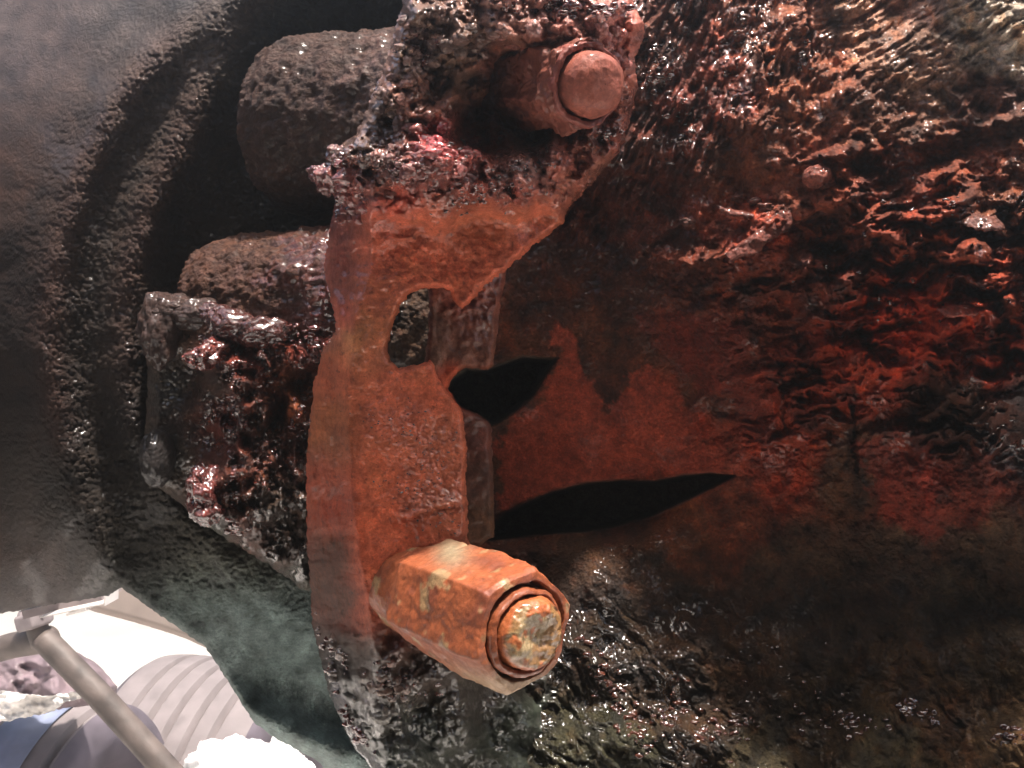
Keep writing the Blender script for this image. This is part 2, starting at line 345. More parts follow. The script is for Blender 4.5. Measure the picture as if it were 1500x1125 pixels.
cz_col = [(950,60,75,40,32,.5),(1000,150,85,35,24,.5),(950,200,70,32,22,.55),(1050,120,95,42,30,.4),(870,300,62,24,10,.3),(950,300,70,26,12,.25),
 (1150,60,110,65,52,.4),(1300,30,140,105,90,.35),(1200,130,105,60,45,.35),(1450,40,150,135,120,.3),(1350,100,120,88,70,.25),(1500,60,160,145,130,.25),
 (1100,240,80,42,28,.15),(1300,170,80,48,36,.1),(1450,150,75,45,35,.1),(1150,280,92,46,34,.1),(1200,260,110,55,42,.1),(1120,330,120,50,34,.1),
 (1300,260,85,38,26,.2),(1420,250,95,48,35,.25),(1350,330,105,45,30,.25),(1480,300,100,60,48,.4),(1480,420,105,42,26,.35),(1200,400,80,32,20,.2),
 (1300,480,135,40,18,.2),(1250,520,115,36,14,.2),(1450,500,125,40,20,.2),(1400,600,50,24,14,.35),(1500,620,50,22,14,.5),(1150,560,105,38,24,.2),(1140,680,120,45,28,.2),
 (1330,720,105,36,26,.15),(1420,730,85,34,26,.25),(1250,700,60,36,22,.3),(1100,480,80,32,18,.15),(1000,400,68,28,14,.15),(900,430,55,24,10,.1),(800,420,55,24,10,.1),
 (880,500,62,31,17,.05),(900,560,58,30,18,.05),(930,510,64,31,17,.05),(1000,480,80,34,18,.05),(1030,560,70,32,18,.1),(890,570,60,28,18,.05),(850,600,120,50,34,.05),(950,590,115,46,30,.05),(800,660,95,42,32,.05),(900,680,118,48,32,.05),
 (1000,650,115,44,28,.05),(750,700,58,36,26,.05),(740,640,60,36,28,.05),(900,750,66,34,22,.05),(760,770,66,34,22,.05),(740,560,66,34,22,.05),(780,545,66,34,22,.05),
 (1000,790,80,42,22,.1),(1080,770,80,38,24,.1),(950,830,62,40,26,.15),(850,830,55,36,24,.15),(1150,830,62,44,34,.25),(1300,820,62,46,38,.2),(1450,800,66,50,42,.25),(1400,900,70,56,42,.25),
 (1200,900,62,46,30,.3),(1000,920,62,40,20,.5),(900,940,60,42,20,.6),(950,1010,66,46,26,.9),(1100,980,75,50,24,.5),(1040,1080,66,46,28,.95),(1200,1070,74,56,32,.9),
 (1350,1000,90,64,34,.5),(1380,1050,100,70,44,.8),(1480,1080,120,95,70,.8),(1450,960,85,66,42,.35),(900,1090,70,70,55,.5),(1100,1120,80,72,56,.9),(1300,1110,90,80,60,.9),
 (600,480,50,34,24,.1),(500,700,40,28,22,.1),(600,1000,50,40,30,.1)]
red_patch = [(815,470),(835,480),(855,545),(888,612),(925,560),(948,540),(1000,575),(1015,640),(1110,690),(1080,694),(1000,692),(900,700),(800,722),(735,745),(728,660),(745,615),(790,590),(818,530)]  # the V-notch in its top edge paints a shadow outline as colour
red_streak = [(1252,648),(1285,640),(1318,668),(1350,730),(1372,775),(1352,790),(1315,755),(1275,705)]
red_top = [(950,470),(1000,462),(1080,480),(1100,560),(1130,620),(1150,700),(1120,690),(1080,600),(1000,540)]
def c_col(x, y, s):
    c = colmap(x+14*fbm(x, y, 40, 3, 71), y+14*fbm(x, y, 40, 3, 72), cz_col, GA*1.3, 6.0, 10.0)
    n = fbm(x, y, 40, 5, 73, 0.6); c[..., :3] *= np.clip(1+0.7*n, 0.3, 1.9)[..., None]
    r = ss(0.15, 0.6, fbm(x, y, 26, 4, 74)); c[..., 0] *= 1+0.25*r; c[..., 2] *= 1-0.2*r
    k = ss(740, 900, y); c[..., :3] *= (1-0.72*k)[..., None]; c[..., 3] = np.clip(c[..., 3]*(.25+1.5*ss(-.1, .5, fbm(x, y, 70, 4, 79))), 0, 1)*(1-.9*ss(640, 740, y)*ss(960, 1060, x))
    tw = 1-.9*ss(1150, 1350, x)*ss(230, 130, y); c[..., 0] *= 1+.12*tw; c[..., 1] *= 1-.0*tw; c[..., 2] *= 1-.28*tw
    for pg, cc, wd in ((red_patch, lin((146, 60, 38)), 7), (red_streak, lin((116, 42, 26)), 10), (red_top, lin((104, 34, 18)), 20)):
        q = ss(-wd, wd*.5, sdf(x, y, pg)+16*fbm(x, y, 34, 5, 76, .6)); mix = cc*(1+.35*fbm(x, y, 20, 5, 77))[..., None]
        c[..., :3] += (mix-c[..., :3])*(q*.85)[..., None]
    hq = np.maximum(ss(-3, 4, sdf(x, y, hole_big)), ss(-3, 4, sdf(x, y, hole_small))); c[..., :3] += (lin((84, 80, 68))-c[..., :3])*hq[..., None]; c[..., 3] *= 1-hq
    e = np.exp(-(linedist(x+5*fbm(x, y, 20, 3, 78), y, [(1252,560),(1246,640),(1240,685),(1262,700),(1292,735),(1272,772)])[0]/4)**2); c[..., :3] *= (1-.6*e)[..., None]
    return c
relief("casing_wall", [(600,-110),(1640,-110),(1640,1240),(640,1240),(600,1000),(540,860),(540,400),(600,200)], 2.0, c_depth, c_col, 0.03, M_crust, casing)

# ================================================================== THE HOUSING ON THE LEFT
housing = root("round_housing", P(250, 500, 0.30), "big round black housing with a pebbled coating and concentric raised ribs, on the left", "housing")
hp = [(-110,-110),(760,-110),(800,600),(700,1240),(560,1240),(520,1165),(462,1112),(405,1082),(372,1058),(335,1000),(302,948),(240,905),(178,861),(158,872),(60,888),(0,898),(-110,905)]
def h_depth(x, y, s):
    r = np.hypot(x-700, y-500)+6*fbm(x, y, 120, 2, 101)
    a = np.arctan2(y-500, x-700)
    rb = 520+70*ss(250, 0, y)-10*ss(500, 800, y)
    d = 0.292+0*r
    d += 0.010*ss(rb-10, rb-90, r)                                  # inner recess
    fade = ss(860, 640, y)
    d -= 0.0075*np.exp(-((r-rb)/34)**2)*fade                          # inner rib
    d -= 0.0050*np.exp(-((r-628)/30)**2)                              # outer rib
    d += 0.002*np.exp(-((r-575)/28)**2)*fade
    q_ = 18*np.log1p(np.exp(np.clip((r-655)/18, -20, 20)))+np.maximum(0, r-1015)*0; d += q_*0.00055+np.maximum(0, r-640)**2*0.0000022+0.002*ss(640, 680, r)          # side of the drum falling away
    d += 0.028*ss(740, 1080, y)*ss(640, 600, r)+0.018*ss(740,1080,y)*ss(600,640,r)                      # lower dish
    peb = cells(x+3*fbm(x, y, 30, 2, 103), y, 7.5, 104)*0.6+cells(x, y, 5.0, 105)*0.4
    inn = ss(680, 610, r); am = np.maximum(0.50+0.50*inn, 0.95*ss(860, 650, r))*(1-0.75*ss(820, 930, y)*ss(660, 600, r))
    d -= 0.0017*peb*am*(0.6+0.5*fbm(x, y, 60, 2, 106)+0.4)
    d -= 0.0008*fbm(x, y, 34, 4, 107)
    d += 0.006*(1-np.sqrt(np.clip(1-(1-np.minimum(s/14, 1))**2, 0, 1)))
    return d
h_pts = [(60,60,118,98,92,.05),(200,60,100,88,84,.05),(0,250,95,74,66,.05),(120,300,70,62,58,.35),(0,450,52,34,28,.2),(50,600,46,32,24,.2),(150,500,56,50,46,.4),(240,170,72,66,62,.35),(330,80,84,84,80,.4),  # paler upper-left points hold lens veil as colour
 (300,230,66,58,52,.3),(430,30,62,74,74,.3),(420,260,38,38,30,.3),(430,310,36,34,26,.2),(200,400,52,44,38,.3),(100,750,50,46,42,.3),(60,840,84,74,72,.3),(0,800,80,66,62,.3),(200,800,60,66,66,.3),(300,880,98,112,108,.25),(380,950,120,138,134,.25),(440,1050,150,168,164,.25),(330,980,122,136,134,.3),(200,640,36,32,28,.3),(520,1120,128,146,142,.3)]  # teal-grey points low on the dish are lens veil put into the colour
def h_col(x, y, s):
    c = colmap(x, y, h_pts, 0.36, 3.0, 40.0); c[..., 3] *= .10+.35*ss(0, .5, fbm(x, y, 60, 3, 111)); dk = ss(900, 760, y); d2_ = dk*ss(60, 320, y+.4*x); c[..., 0] *= 1+.35*d2_; c[..., 1] *= 1-.05*d2_; c[..., 2] *= 1-.3*d2_; c[..., :3] *= (1-.3*ss(80, 300, y+.3*x)*dk)[..., None]; c[..., :3] *= (1.9-.9*dk)[..., None]  # lower dish brightened here too, part of the painted veil
    n = fbm(x, y, 30, 4, 110); c[..., :3] *= np.clip(1+0.5*n, 0.4, 1.7)[..., None]
    r = np.hypot(x-700, y-500); e = np.exp(-((r-628)/22)**2)*ss(700, 600, y); c[..., :3] += (lin((70,44,38))*0.3)*e[..., None]
    rb = 520+70*ss(250, 0, y); e = np.exp(-((r-rb)/22)**2)*ss(700, 400, y); c[..., :3] += (lin((74,46,38))*0.3)*e[..., None]
    return c
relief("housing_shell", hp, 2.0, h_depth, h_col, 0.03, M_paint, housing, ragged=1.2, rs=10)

def boss(name, a, b, R, parent, seed, c0, c1):
    ts = np.concatenate([np.zeros(6), np.linspace(0, 1, 90)]); 
    fr = np.concatenate([np.sin(np.linspace(0.02, 1.1, 6)), 0.9+0.1*ss(0, 0.12, np.linspace(0, 1, 90))])
    per = np.concatenate([np.linspace(0, 0.035, 6), np.linspace(0.045, 1, 90)])
    def rad(t, ang): return R*np.interp(t, per, fr)*np.ones_like(ang)
    def disp(V, Nn, t): return 0.0010*cells3(V, 0.0015, seed)+0.0010*fbm3(V, 0.006, 4, seed)+0.0028*ss(.3,.8,t)*np.maximum(0,fbm3(V*np.array([2.2,1,1]), .008, 4, seed+9))+0.0009*cells3(V, 0.0009, seed+2)*0.5
    def colf(V, t, ang):
        c = np.zeros((len(V), 4)); k = ss(0.35, 0.9, t+0.25*fbm3(V, 0.006, 3, seed+5)); c[:] = c0; c += (c1-c0)*k[:, None]
        c[:, :3] *= np.clip(1+0.5*fbm3(V, 0.004, 4, seed+7), .3, 2)[:, None]; return c
    return loft(name, [a, b], rad, M_paint, parent, seg=300, per=per, colfn=colf, dispfn=disp, cap1=False)
boss("boss", P(408, 190, .292), P(720, 182, .268), 0.0245, housing, 200, rgb(56,36,27,.08), rgb(78,50,40,.35))
boss("boss", P(310, 450, .286), P(620, 436, .262), 0.0190, housing, 220, rgb(68,40,26,.15), rgb(80,28,18,1.0))

# the scaled lug under the lower boss
lug_poly = [(214,490),(224,452),(246,438),(300,452),(335,466),(385,478),(440,498),(500,470),(520,560),(510,640),(500,880),(440,862),(400,832),(350,800),(292,764),(252,728),(218,706),(212,650),(216,560)]
lg = [(230,470,.268),(270,450,.266),(260,560,.270),(240,640,.270),(290,640,.268),(320,480,.258),(345,560,.250),(345,700,.250),(380,600,.251),(380,720,.253),(345,770,.252),(315,600,.262),(408,600,.266),(410,800,.266),(400,500,.258),
 (430,600,.254),(440,700,.258),(430,800,.262),(450,560,.262),(480,600,.272),(480,800,.276),(440,520,.252),(470,490,.25),(250,710,.272),(350,795,.268),(440,850,.272)]
def l_depth(x, y, s):
    d = idw(x, y, lg, 5, 12)[..., 0]
    k = np.exp(-((x-345-6*np.sin(y/70.0))/26)**2)*ss(470, 500, y)*ss(790, 770, y)
    d -= k*(0.003*cells(x, y*1.0, 17, 301)+0.0018*np.sin(y/5.2+1.5*fbm(x, y, 30, 2, 302)))
    d -= 0.0026*fbm(x*1.4, y, 26, 5, 303, 0.55)*ss(290, 340, x)+0.0008*cells(x, y, 7, 304)
    d -= 0.002*np.maximum(0, fbm(x*2.2, y, 40, 3, 305))*ss(380, 420, x)
    for cx, cy, ln, lean in ((352,640,140,-14),(400,560,90,10),(384,720,70,4),(432,650,140,-16),(446,800,70,6)):
        dd, sg = linedist(x+8*fbm(x, y, 30, 3, 306), y, [(cx+lean,cy-ln),(cx-lean,cy+ln)]); d -= 0.0026*np.exp(-(dd/7)**2)
    return d+0.012*(1-np.sqrt(np.clip(1-(1-np.minimum(s/22, 1))**2, 0, 1)))
l_pts = [(250,560,46,42,38,.3),(240,670,44,42,38,.35),(270,450,92,74,68,.5),(230,480,84,66,60,.4),(310,560,56,36,30,.5),(350,520,100,42,34,.95),(345,620,95,38,28,.95),(345,700,84,44,34,.9),(380,620,62,36,28,.8),(350,770,80,46,38,.9),(400,740,54,42,34,.6),
 (430,560,110,60,40,.6),(425,590,125,70,46,.4),(440,660,80,42,32,.7),(440,800,60,44,38,.6),(450,520,90,34,26,.9),(400,480,95,40,28,.9),(330,470,110,70,58,.9),(470,640,40,30,26,.5),(470,820,50,54,50,.5),(320,780,50,56,54,.5)]
def l_col(x, y, s):
    c = colmap(x, y, l_pts, .75, 4, 14); c[..., 2] *= .7; c[..., 0] *= 1.25; c[..., 3] = np.clip(c[..., 3]*(.3+1.1*ss(-.3, .4, fbm(x, y, 30, 3, 311))), 0, 1); c[..., :3] *= np.clip(1+0.6*fbm(x, y, 22, 4, 310), .3, 2)[..., None]; return c
relief("mounting_lug", lug_poly, 1.6, l_depth, l_col, 0.03, M_crust, housing, ragged=2.5, rs=16, seed=31)
lumps("rounded_stub", [(236,482,.262,.0048,.006,.0085),(256,456,.264,.006,.006,.0042),(290,462,.262,.007,.005,.004)], M_paint, housing, rgb(56,38,32,.3), 0.25, 320, 64, cellk=.16)
lumps("rounded_stub", [(232,672,.266,.0040,.006,.0070)], M_paint, housing, rgb(34,28,26,.3), 0.15, 321, 60, cellk=.12)
lumps("casting_knob", [(346,476,.252,.0056,.005,.0040),(325,468,.256,.004,.004,.0034),(384,486,.250,.006,.004,.0035),(310,462,.258,.003,.003,.003)], M_crust, housing, rgb(72,34,28,1), 0.25, 322, 36, cellk=.15)

def hexbolt(name, a, b, R, mat, parent, colr, seed, rnd=0.25, phase=0.2, seg=120):
    per = np.concatenate([np.linspace(0, .85, 40), .85+.15*np.sin(np.linspace(0.05, math.pi/2, 10)), np.full(5, 1.0)]); fr = np.concatenate([np.ones(40), 0.86+.14*np.cos(np.linspace(0, math.pi/2, 10)), np.linspace(.8, .03, 5)])
    per = np.maximum.accumulate(per+np.arange(len(per))*1e-6)
    def rad(t, ang):
        hx = math.cos(math.pi/6)/np.cos((ang+phase) % (math.pi/3)-math.pi/6); return R*np.interp(t, per, fr)*(rnd*0.93+(1-rnd)*hx)
    return loft(name, [a, b], rad, mat, parent, seg=seg, per=per, dispfn=lambda V, N, t: R*(0.34*fbm3(V, R*0.7, 4, seed)+.22*cells3(V, R*.35, seed)), colfn=lambda V, t, g: np.tile(colr, (len(V), 1))*np.append(np.ones(3), 1), cap0=False)
lumps("seized_bolt", [(300,522,.2465,.0034,.004,.0028),(286,527,.2450,.0022,.0026,.0018),(316,512,.250,.0030,.004,.0026)], M_crust, housing, rgb(98,40,30,1.0), .45, 330, 44, cellk=.12)
lumps("seized_bolt", [(300,722,.2500,.0042,.005,.0060),(306,748,.2490,.0034,.004,.0036),(296,700,.251,.0032,.004,.0030)], M_crust, housing, rgb(90,38,32,1.0), .40, 331, 44, cellk=.12)


# ================================================================== THE BRACKET
bracket = root("slotted_bracket", P(600, 700, 0.20), "orange rusted steel bracket with a torn open slot, crusted upper arm and two bolts", "bracket")
bp_poly = [(596,-110),(590,10),(577,60),(562,108),(543,150),(524,196),(498,215),(487,250),(492,300),(482,350),(476,400),(490,452),(493,488),(472,518),(460,575),(453,640),(449,700),(452,800),(457,880),(460,920),(470,965),(482,1010),(502,1060),(520,1096),(548,1130),(570,1240),
 (980,1240),(940,1130),(885,1062),(830,965),(740,850),(692,808),(684,788),(684,742),(680,700),(683,659),(678,622),(678,603),(658,577),(645,560),(632,529),(620,533),(599,539),(585,540),(571,529),(566,514),(569,492),(577,467),(585,446),(596,430),(613,422),(631,420),(649,421),(660,426),(667,442),(676,452),(688,440),(700,426),(720,408),(740,394),(770,366),(800,343),(823,325),(833,303),(860,272),(886,245),(906,221),(914,205),(918,182),(928,150),(932,110),(927,82),(940,60),(942,32),(927,8),(905,-110)]
b_ctrl = [(620,-100,.196),(750,-60,.190),(880,-60,.198),(750,25,.184),(650,40,.188),(600,70,.193),(860,30,.186),(920,50,.195),(600,130,.192),(560,180,.197),(640,130,.193),(680,90,.190),(700,120,.200),
 (720,165,.212),(780,190,.214),(830,190,.210),(700,200,.208),(740,120,.208),(640,180,.192),(600,200,.191),(570,230,.192),(640,235,.185),(600,250,.188),(690,235,.190),(540,270,.196),(700,275,.191),(760,255,.194),(800,230,.200),(850,205,.203),(900,205,.207),
 (780,290,.197),(640,290,.192),(600,300,.197),(600,350,.2005),(700,335,.2005),(800,320,.203),(850,270,.205),(650,390,.201),(600,450,.2),(550,500,.1995),(600,600,.2),(650,650,.2005),(600,700,.1995),(560,800,.199),(640,770,.1985),
 (600,860,.2),(570,950,.202),(620,960,.206),(540,1020,.203),(560,1120,.205),(650,1050,.214),(740,1050,.228),(850,1080,.240),(800,1000,.240),(700,1150,.222),(900,1180,.238),(740,860,.236),(900,1100,.242),(830,960,.246),(700,840,.214)]
xr_y = [-110, 240, 300, 400, 470, 560, 640, 720, 800, 880, 960, 1060, 1240]; xr_x = [520, 530, 548, 543, 520, 514, 512, 516, 527, 540, 552, 560, 580]
def crustw(x, y):       # where the thick scale sits
    return np.clip(ss(330, 270, y+0.28*(x-700)*ss(650, 760, x)*0+12*fbm(x, y, 40, 3, 401))*1.0, 0, 1)
def b_depth(x, y, s):
    d = idw(x, y, b_ctrl, 5, 14)[..., 0]
    xr = np.interp(y, xr_y, xr_x)+3*fbm(x*0, y, 50, 3, 402)
    t = np.maximum(0, xr-x); d += (0.00034*np.sqrt(t*t+9)-0.001)*ss(250, 320, y)*(t > 0)
    d += 0.00012*np.maximum(0, 520-x)*ss(320, 200, y)
    w = crustw(x, y); low = ss(880, 960, y); mid = (1-w)*(1-low)
    d -= w*(0.0038*fbm(x, y, 44, 4, 403, 0.55)+0.0026*cells(x+6*fbm(x, y, 30, 2, 404), y+6*fbm(x, y, 30, 2, 405), 16, 406)+0.0009*cells(x, y, 7, 407)+0.0022*cells(x, y, 30, 417))
    wet = blob(x, y, 720, 265, 110, 40, -20)+blob(x, y, 560, 230, 60, 60); d -= wet*0.0010*cells(x, y, 9, 408)
    d -= low*(0.0018*fbm(x, y, 34, 4, 409)+0.0016*cells(x, y, 15, 410)*ss(760, 600, x))
    d -= mid*(0.00035*fbm(x, y, 22, 5, 411, .65)+0.0005*fbm(x, y, 90, 2, 412))
    rgh = blob(x, y, 630, 660, 60, 50)+blob(x, y, 620, 740, 60, 30)+blob(x, y, 570, 610, 50, 50)*.5; d -= mid*rgh*0.0006*cells(x, y, 6, 413)
    d -= ss(0, 30, t)*mid*(0.0011*fbm(x*2.5, y, 50, 4, 414))
    dd, sg = linedist(x, y+3*fbm(x, y, 20, 2, 415), [(590,762),(640,748),(668,742)]); d -= 0.0008*np.exp(-(dd/10)**2)*(sg < 0)+0.0005*ss(745, 752, y)*ss(790, 780, y)*(x > 590)*0
    dd, sg = linedist(x, y+5*fbm(x, y, 20, 2, 416), [(548,360),(600,345),(660,325),(740,300),(800,270)]); d -= 0.0012*np.where(sg < 0, np.exp(-dd/30), np.exp(-(dd/5)**2))
    rw = 7+14*w+16*low; return d+(0.0035+0.008*np.maximum(w, low))*(1-np.sqrt(np.clip(1-(1-np.minimum(s/rw, 1))**2, 0, 1)))
b_pts = [(750,20,135,95,88,.5),(640,40,105,80,74,.5),(870,20,150,100,94,.5),(925,40,150,85,75,.4),(700,60,92,66,56,.4),(600,100,110,84,76,.5),(560,170,88,70,64,.55),(620,160,110,68,58,.3),(600,130,120,78,66,.35),(680,120,88,62,52,.2),(660,90,84,64,54,.2),
 (750,90,120,70,56,.2),(740,105,175,95,76,.2),(720,150,95,60,44,.2),(780,190,70,46,34,.2),(700,190,100,56,44,.2),(640,205,150,60,60,.85),(690,215,130,62,58,.7),(620,250,105,56,50,.8),(570,235,100,66,60,.6),(530,220,84,66,60,.6),(500,250,120,60,54,.9),
 (515,300,110,52,46,.9),(560,320,150,52,56,.5),(560,270,90,50,42,.5),(660,290,95,44,38,.6),(740,255,125,70,62,.95),(690,285,105,42,34,.9),(780,235,150,110,104,.9),(760,285,110,46,38,.9),(820,240,135,72,62,.7),(850,210,110,60,48,.5),(890,200,120,62,52,.8),(880,235,125,74,62,.5),(820,290,130,72,58,.5),
 (580,310,165,72,60,.25),(620,330,160,80,62,.3),(690,335,150,88,62,.25),(720,340,146,82,58,.25),(790,320,150,76,56,.3),(600,380,195,92,68,.1),(660,390,200,92,66,.1),(720,370,180,82,60,.15),(560,370,185,84,66,.3),(760,360,175,84,66,.2),
 (555,430,165,88,60,.4),(540,480,160,115,70,.3),(550,520,165,105,72,.4),(580,560,190,92,66,.3),(640,570,195,92,66,.1),(600,620,185,92,68,.4),(640,640,165,92,66,.5),(650,680,160,88,60,.5),(560,700,195,92,62,.15),(600,680,180,92,64,.35),(620,750,120,70,54,.35),(650,740,100,66,54,.4),(560,770,200,88,54,.1),(590,790,165,78,50,.2),
 (548,820,185,78,50,.1),(545,880,150,70,50,.2),(555,880,165,62,58,.5),(570,930,120,70,56,.3),(505,320,110,52,44,.5),(500,400,125,58,46,.4),(505,460,160,74,58,.3),(490,560,150,74,48,.15),(480,620,140,76,44,.15),(500,640,120,62,38,.2),(475,720,140,62,40,.15),(500,740,130,52,34,.15),(490,820,100,58,44,.2),(470,850,105,66,52,.25),(510,880,95,62,50,.4),(530,900,150,70,50,.3),
 (490,960,90,74,66,.8),(540,960,100,76,66,.5),(500,1020,90,84,78,.9),(560,1010,100,80,70,.7),(580,1060,100,96,88,.7),(640,980,92,72,62,.4),(700,1010,96,84,76,.5),(620,1080,95,100,90,.5),(760,1070,84,92,82,.4),(850,1080,88,84,74,.3),(560,1120,100,108,100,.6),(650,900,90,58,44,.3)]  # green-grey tones of the foot are lens veil put into the colour
def b_col(x, y, s):
    c = colmap(x+8*fbm(x, y, 30, 3, 421), y+8*fbm(x, y, 30, 3, 422), b_pts, GA*1.05, 4, 17); tc_ = np.clip(1-crustw(x, y)-ss(860, 960, y), 0, 1)*.6*ss(500, 545, x); c[..., :3] += (lin((190, 98, 70))-c[..., :3])*tc_[..., None]
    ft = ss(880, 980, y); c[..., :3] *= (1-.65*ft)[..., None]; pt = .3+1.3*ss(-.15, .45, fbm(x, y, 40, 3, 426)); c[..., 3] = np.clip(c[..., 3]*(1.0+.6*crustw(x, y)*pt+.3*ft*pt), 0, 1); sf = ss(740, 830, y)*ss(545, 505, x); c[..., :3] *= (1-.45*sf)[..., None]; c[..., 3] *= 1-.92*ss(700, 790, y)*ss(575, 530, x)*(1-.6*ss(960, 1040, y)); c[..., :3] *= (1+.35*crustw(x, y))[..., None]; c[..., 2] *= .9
    w = crustw(x, y); n = fbm(x, y, 26, 5, 423, .6); c[..., :3] *= np.clip(1+(0.28+0.3*w)*n, .35, 1.7)[..., None]
    pit = ss(0.55, 0.85, fbm(x, y, 9, 3, 424))*(1-w); c[..., :3] *= (1-0.5*pit)[..., None]
    och = ss(0.3, 0.7, fbm(x, y, 48, 4, 425)); c[..., 1] *= 1+0.06*och
    return c
relief("bracket_plate", bp_poly, 1.5, b_depth, b_col, 0.007, M_rust, bracket, ragged=1.6, rs=12, seed=41, rings=9)
# return flange seen through and beside the slot
ip = [(622,395),(700,392),(742,392),(738,420),(732,450),(729,480),(723,534),(713,541),(684,538),(671,544),(661,556),(656,569),(670,592),(682,600),(700,607),(719,621),(722,700),(724,786),(700,800),(640,800),(618,640),(618,560),(626,500),(629,450)]
def i_depth(x, y, s):
    d = 0.2125+0.00004*(x-640)-0.0006*fbm(x, y, 30, 4, 431)-0.0011*fbm(x, y, 16, 3, 432)*blob(x, y, 710, 440, 60, 60)+0.004*ss(560, 640, y)
    return d+0.003*(1-np.sqrt(np.clip(1-(1-np.minimum(s/7, 1))**2, 0, 1)))
i_pts = [(710,420,150,80,62,.7),(680,440,165,86,64,.3),(700,465,120,68,52,.4),(690,500,120,72,54,.3),(640,480,120,86,70,.1),(640,520,125,90,72,.1),(680,520,125,80,60,.15),(660,550,190,86,54,.05),(700,640,95,50,38,.2),(700,700,80,46,32,.15),(710,770,84,52,30,.1)]
relief("return_flange", ip, 1.8, i_depth, lambda x, y, s: colmap(x, y, i_pts, GA*.9, 4, 12)*np.append(np.ones(3), 1)*np.stack([1+0.4*fbm(x, y, 20, 4, 433)]*3+[np.ones_like(x)], -1), 0.006, M_rust, bracket, ragged=1.5, rs=12, seed=45)
# scale nodules standing proud on the arm
rng = np.random.default_rng(4)
def bd(x, y): return float(b_depth(np.array([float(x)]), np.array([float(y)]), np.array([40.0]))[0])
lumps("scale_nodule", [(470,256,.203,.0030,.003,.0016),(481,262,.201,.0024,.003,.0030)], M_crust, bracket, rgb(120,66,60,1), .45, 500, 30)
lumps("scale_nodule", [(490,224,.200,.0017,.002,.0016),(500,232,.199,.0020,.002,.0022)], M_crust, bracket, rgb(120,80,72,.9), .4, 501, 26)
lumps("scale_nodule", [(556,232,.189,.0019,.002,.0017)], M_crust, bracket, rgb(130,84,74,.7), .35, 502, 26)
it = []
zones = [(500,310,28,26,22),(640,215,60,16,26),(590,245,40,22,22),(720,60,150,22,40),(600,110,28,60,26),(560,170,30,40,22),(500,270,14,30,14),(900,60,24,50,16),(490,985,14,40,10),(560,1020,50,40,20),(640,250,70,22,20)]
for cx, cy, rx, ry, n in zones:
    for k in range(n):
        x, y = cx+rng.normal()*rx*.6, cy+rng.normal()*ry*.6
        if float(sdf(np.array([x]), np.array([y]), bp_poly)[0]) < 6: continue
        r = rng.uniform(.0006, .0015); it.append((x, y, bd(x, y)+r*0.25, r*rng.uniform(.8, 1.5), r*.8, r*rng.uniform(.7, 1.1)))
def nod_col(x, y):
    return colmap(np.array([x]), np.array([y]), b_pts, 1.35, 5, 9)[0]
lumps("scale_crumbs", it, M_crust, bracket, nod_col, .4, 510, 12, kind="stuff")

# glossy beads added to make the wet glints
M_glint = mat_attr("glint_film", fine=900, bump=.05, dist=.0003, dry=.3, wet=.08, spec=.6, var=.3)
def beads(zones, dfun, parent, colr, seed, lim=None):
    rg_ = np.random.default_rng(seed); it = []
    for cx, cy, rx, ry, deg, n, r0, r1 in zones:
        for k in range(n):
            u, v = rg_.normal()*rx*.55, rg_.normal()*ry*.55; a = math.radians(deg)
            x, y = cx+u*math.cos(a)-v*math.sin(a), cy+u*math.sin(a)+v*math.cos(a)
            if lim is not None and float(sdf(np.array([x]), np.array([y]), lim)[0]) < 3: continue
            q = rg_.uniform(r0, r1)**1.0; it.append((x, y, dfun(x, y)+q*.35, q*rg_.uniform(.7, 1.9), q*.8, q*rg_.uniform(.6, 1.2)))
    lumps("glint_beads", it, M_glint, parent, colr, .45, seed, 11, kind="stuff")
mm = .001
beads([(830,12,95,12,0,60,.3*mm,.9*mm),(620,70,30,22,-40,26,.3*mm,.9*mm),(500,228,20,14,0,14,.3*mm,.8*mm),(500,300,10,22,0,14,.3*mm,.8*mm),(640,215,50,12,-5,34,.25*mm,.6*mm),(575,245,30,14,0,20,.3*mm,.7*mm),
 (760,255,70,26,-22,80,.15*mm,.45*mm),(690,290,50,14,-20,36,.15*mm,.4*mm),(890,198,16,14,0,14,.25*mm,.6*mm),(470,930,8,24,-10,10,.3*mm,.7*mm),(488,1015,10,40,-15,16,.3*mm,.8*mm),(525,1075,8,30,-40,14,.3*mm,.9*mm),(500,965,20,30,0,16,.25*mm,.6*mm),
 (580,1010,60,50,0,40,.2*mm,.5*mm),(580,620,50,30,0,50,.08*mm,.2*mm),(630,680,40,50,0,70,.08*mm,.22*mm),(590,720,50,30,0,40,.08*mm,.2*mm),(640,760,30,20,0,26,.1*mm,.25*mm)], bd, bracket, rgb(84,40,34,1), 900, bp_poly)
def ld(x, y): return float(l_depth(np.array([float(x)]), np.array([float(y)]), np.array([40.0]))[0])
beads([(345,560,10,60,3,40,.3*mm,.8*mm),(340,700,9,60,0,40,.3*mm,.8*mm),(300,505,20,14,0,14,.3*mm,.7*mm),(400,480,40,14,0,26,.3*mm,.8*mm),(300,750,16,14,20,16,.3*mm,.7*mm),(345,775,12,8,0,12,.3*mm,.7*mm),(440,600,20,60,10,26,.3*mm,.8*mm),(390,560,24,50,0,26,.2*mm,.6*mm),(395,690,20,60,0,24,.2*mm,.5*mm),(450,500,24,12,0,16,.3*mm,.7*mm)], ld, housing, rgb(78,30,22,1), 910)

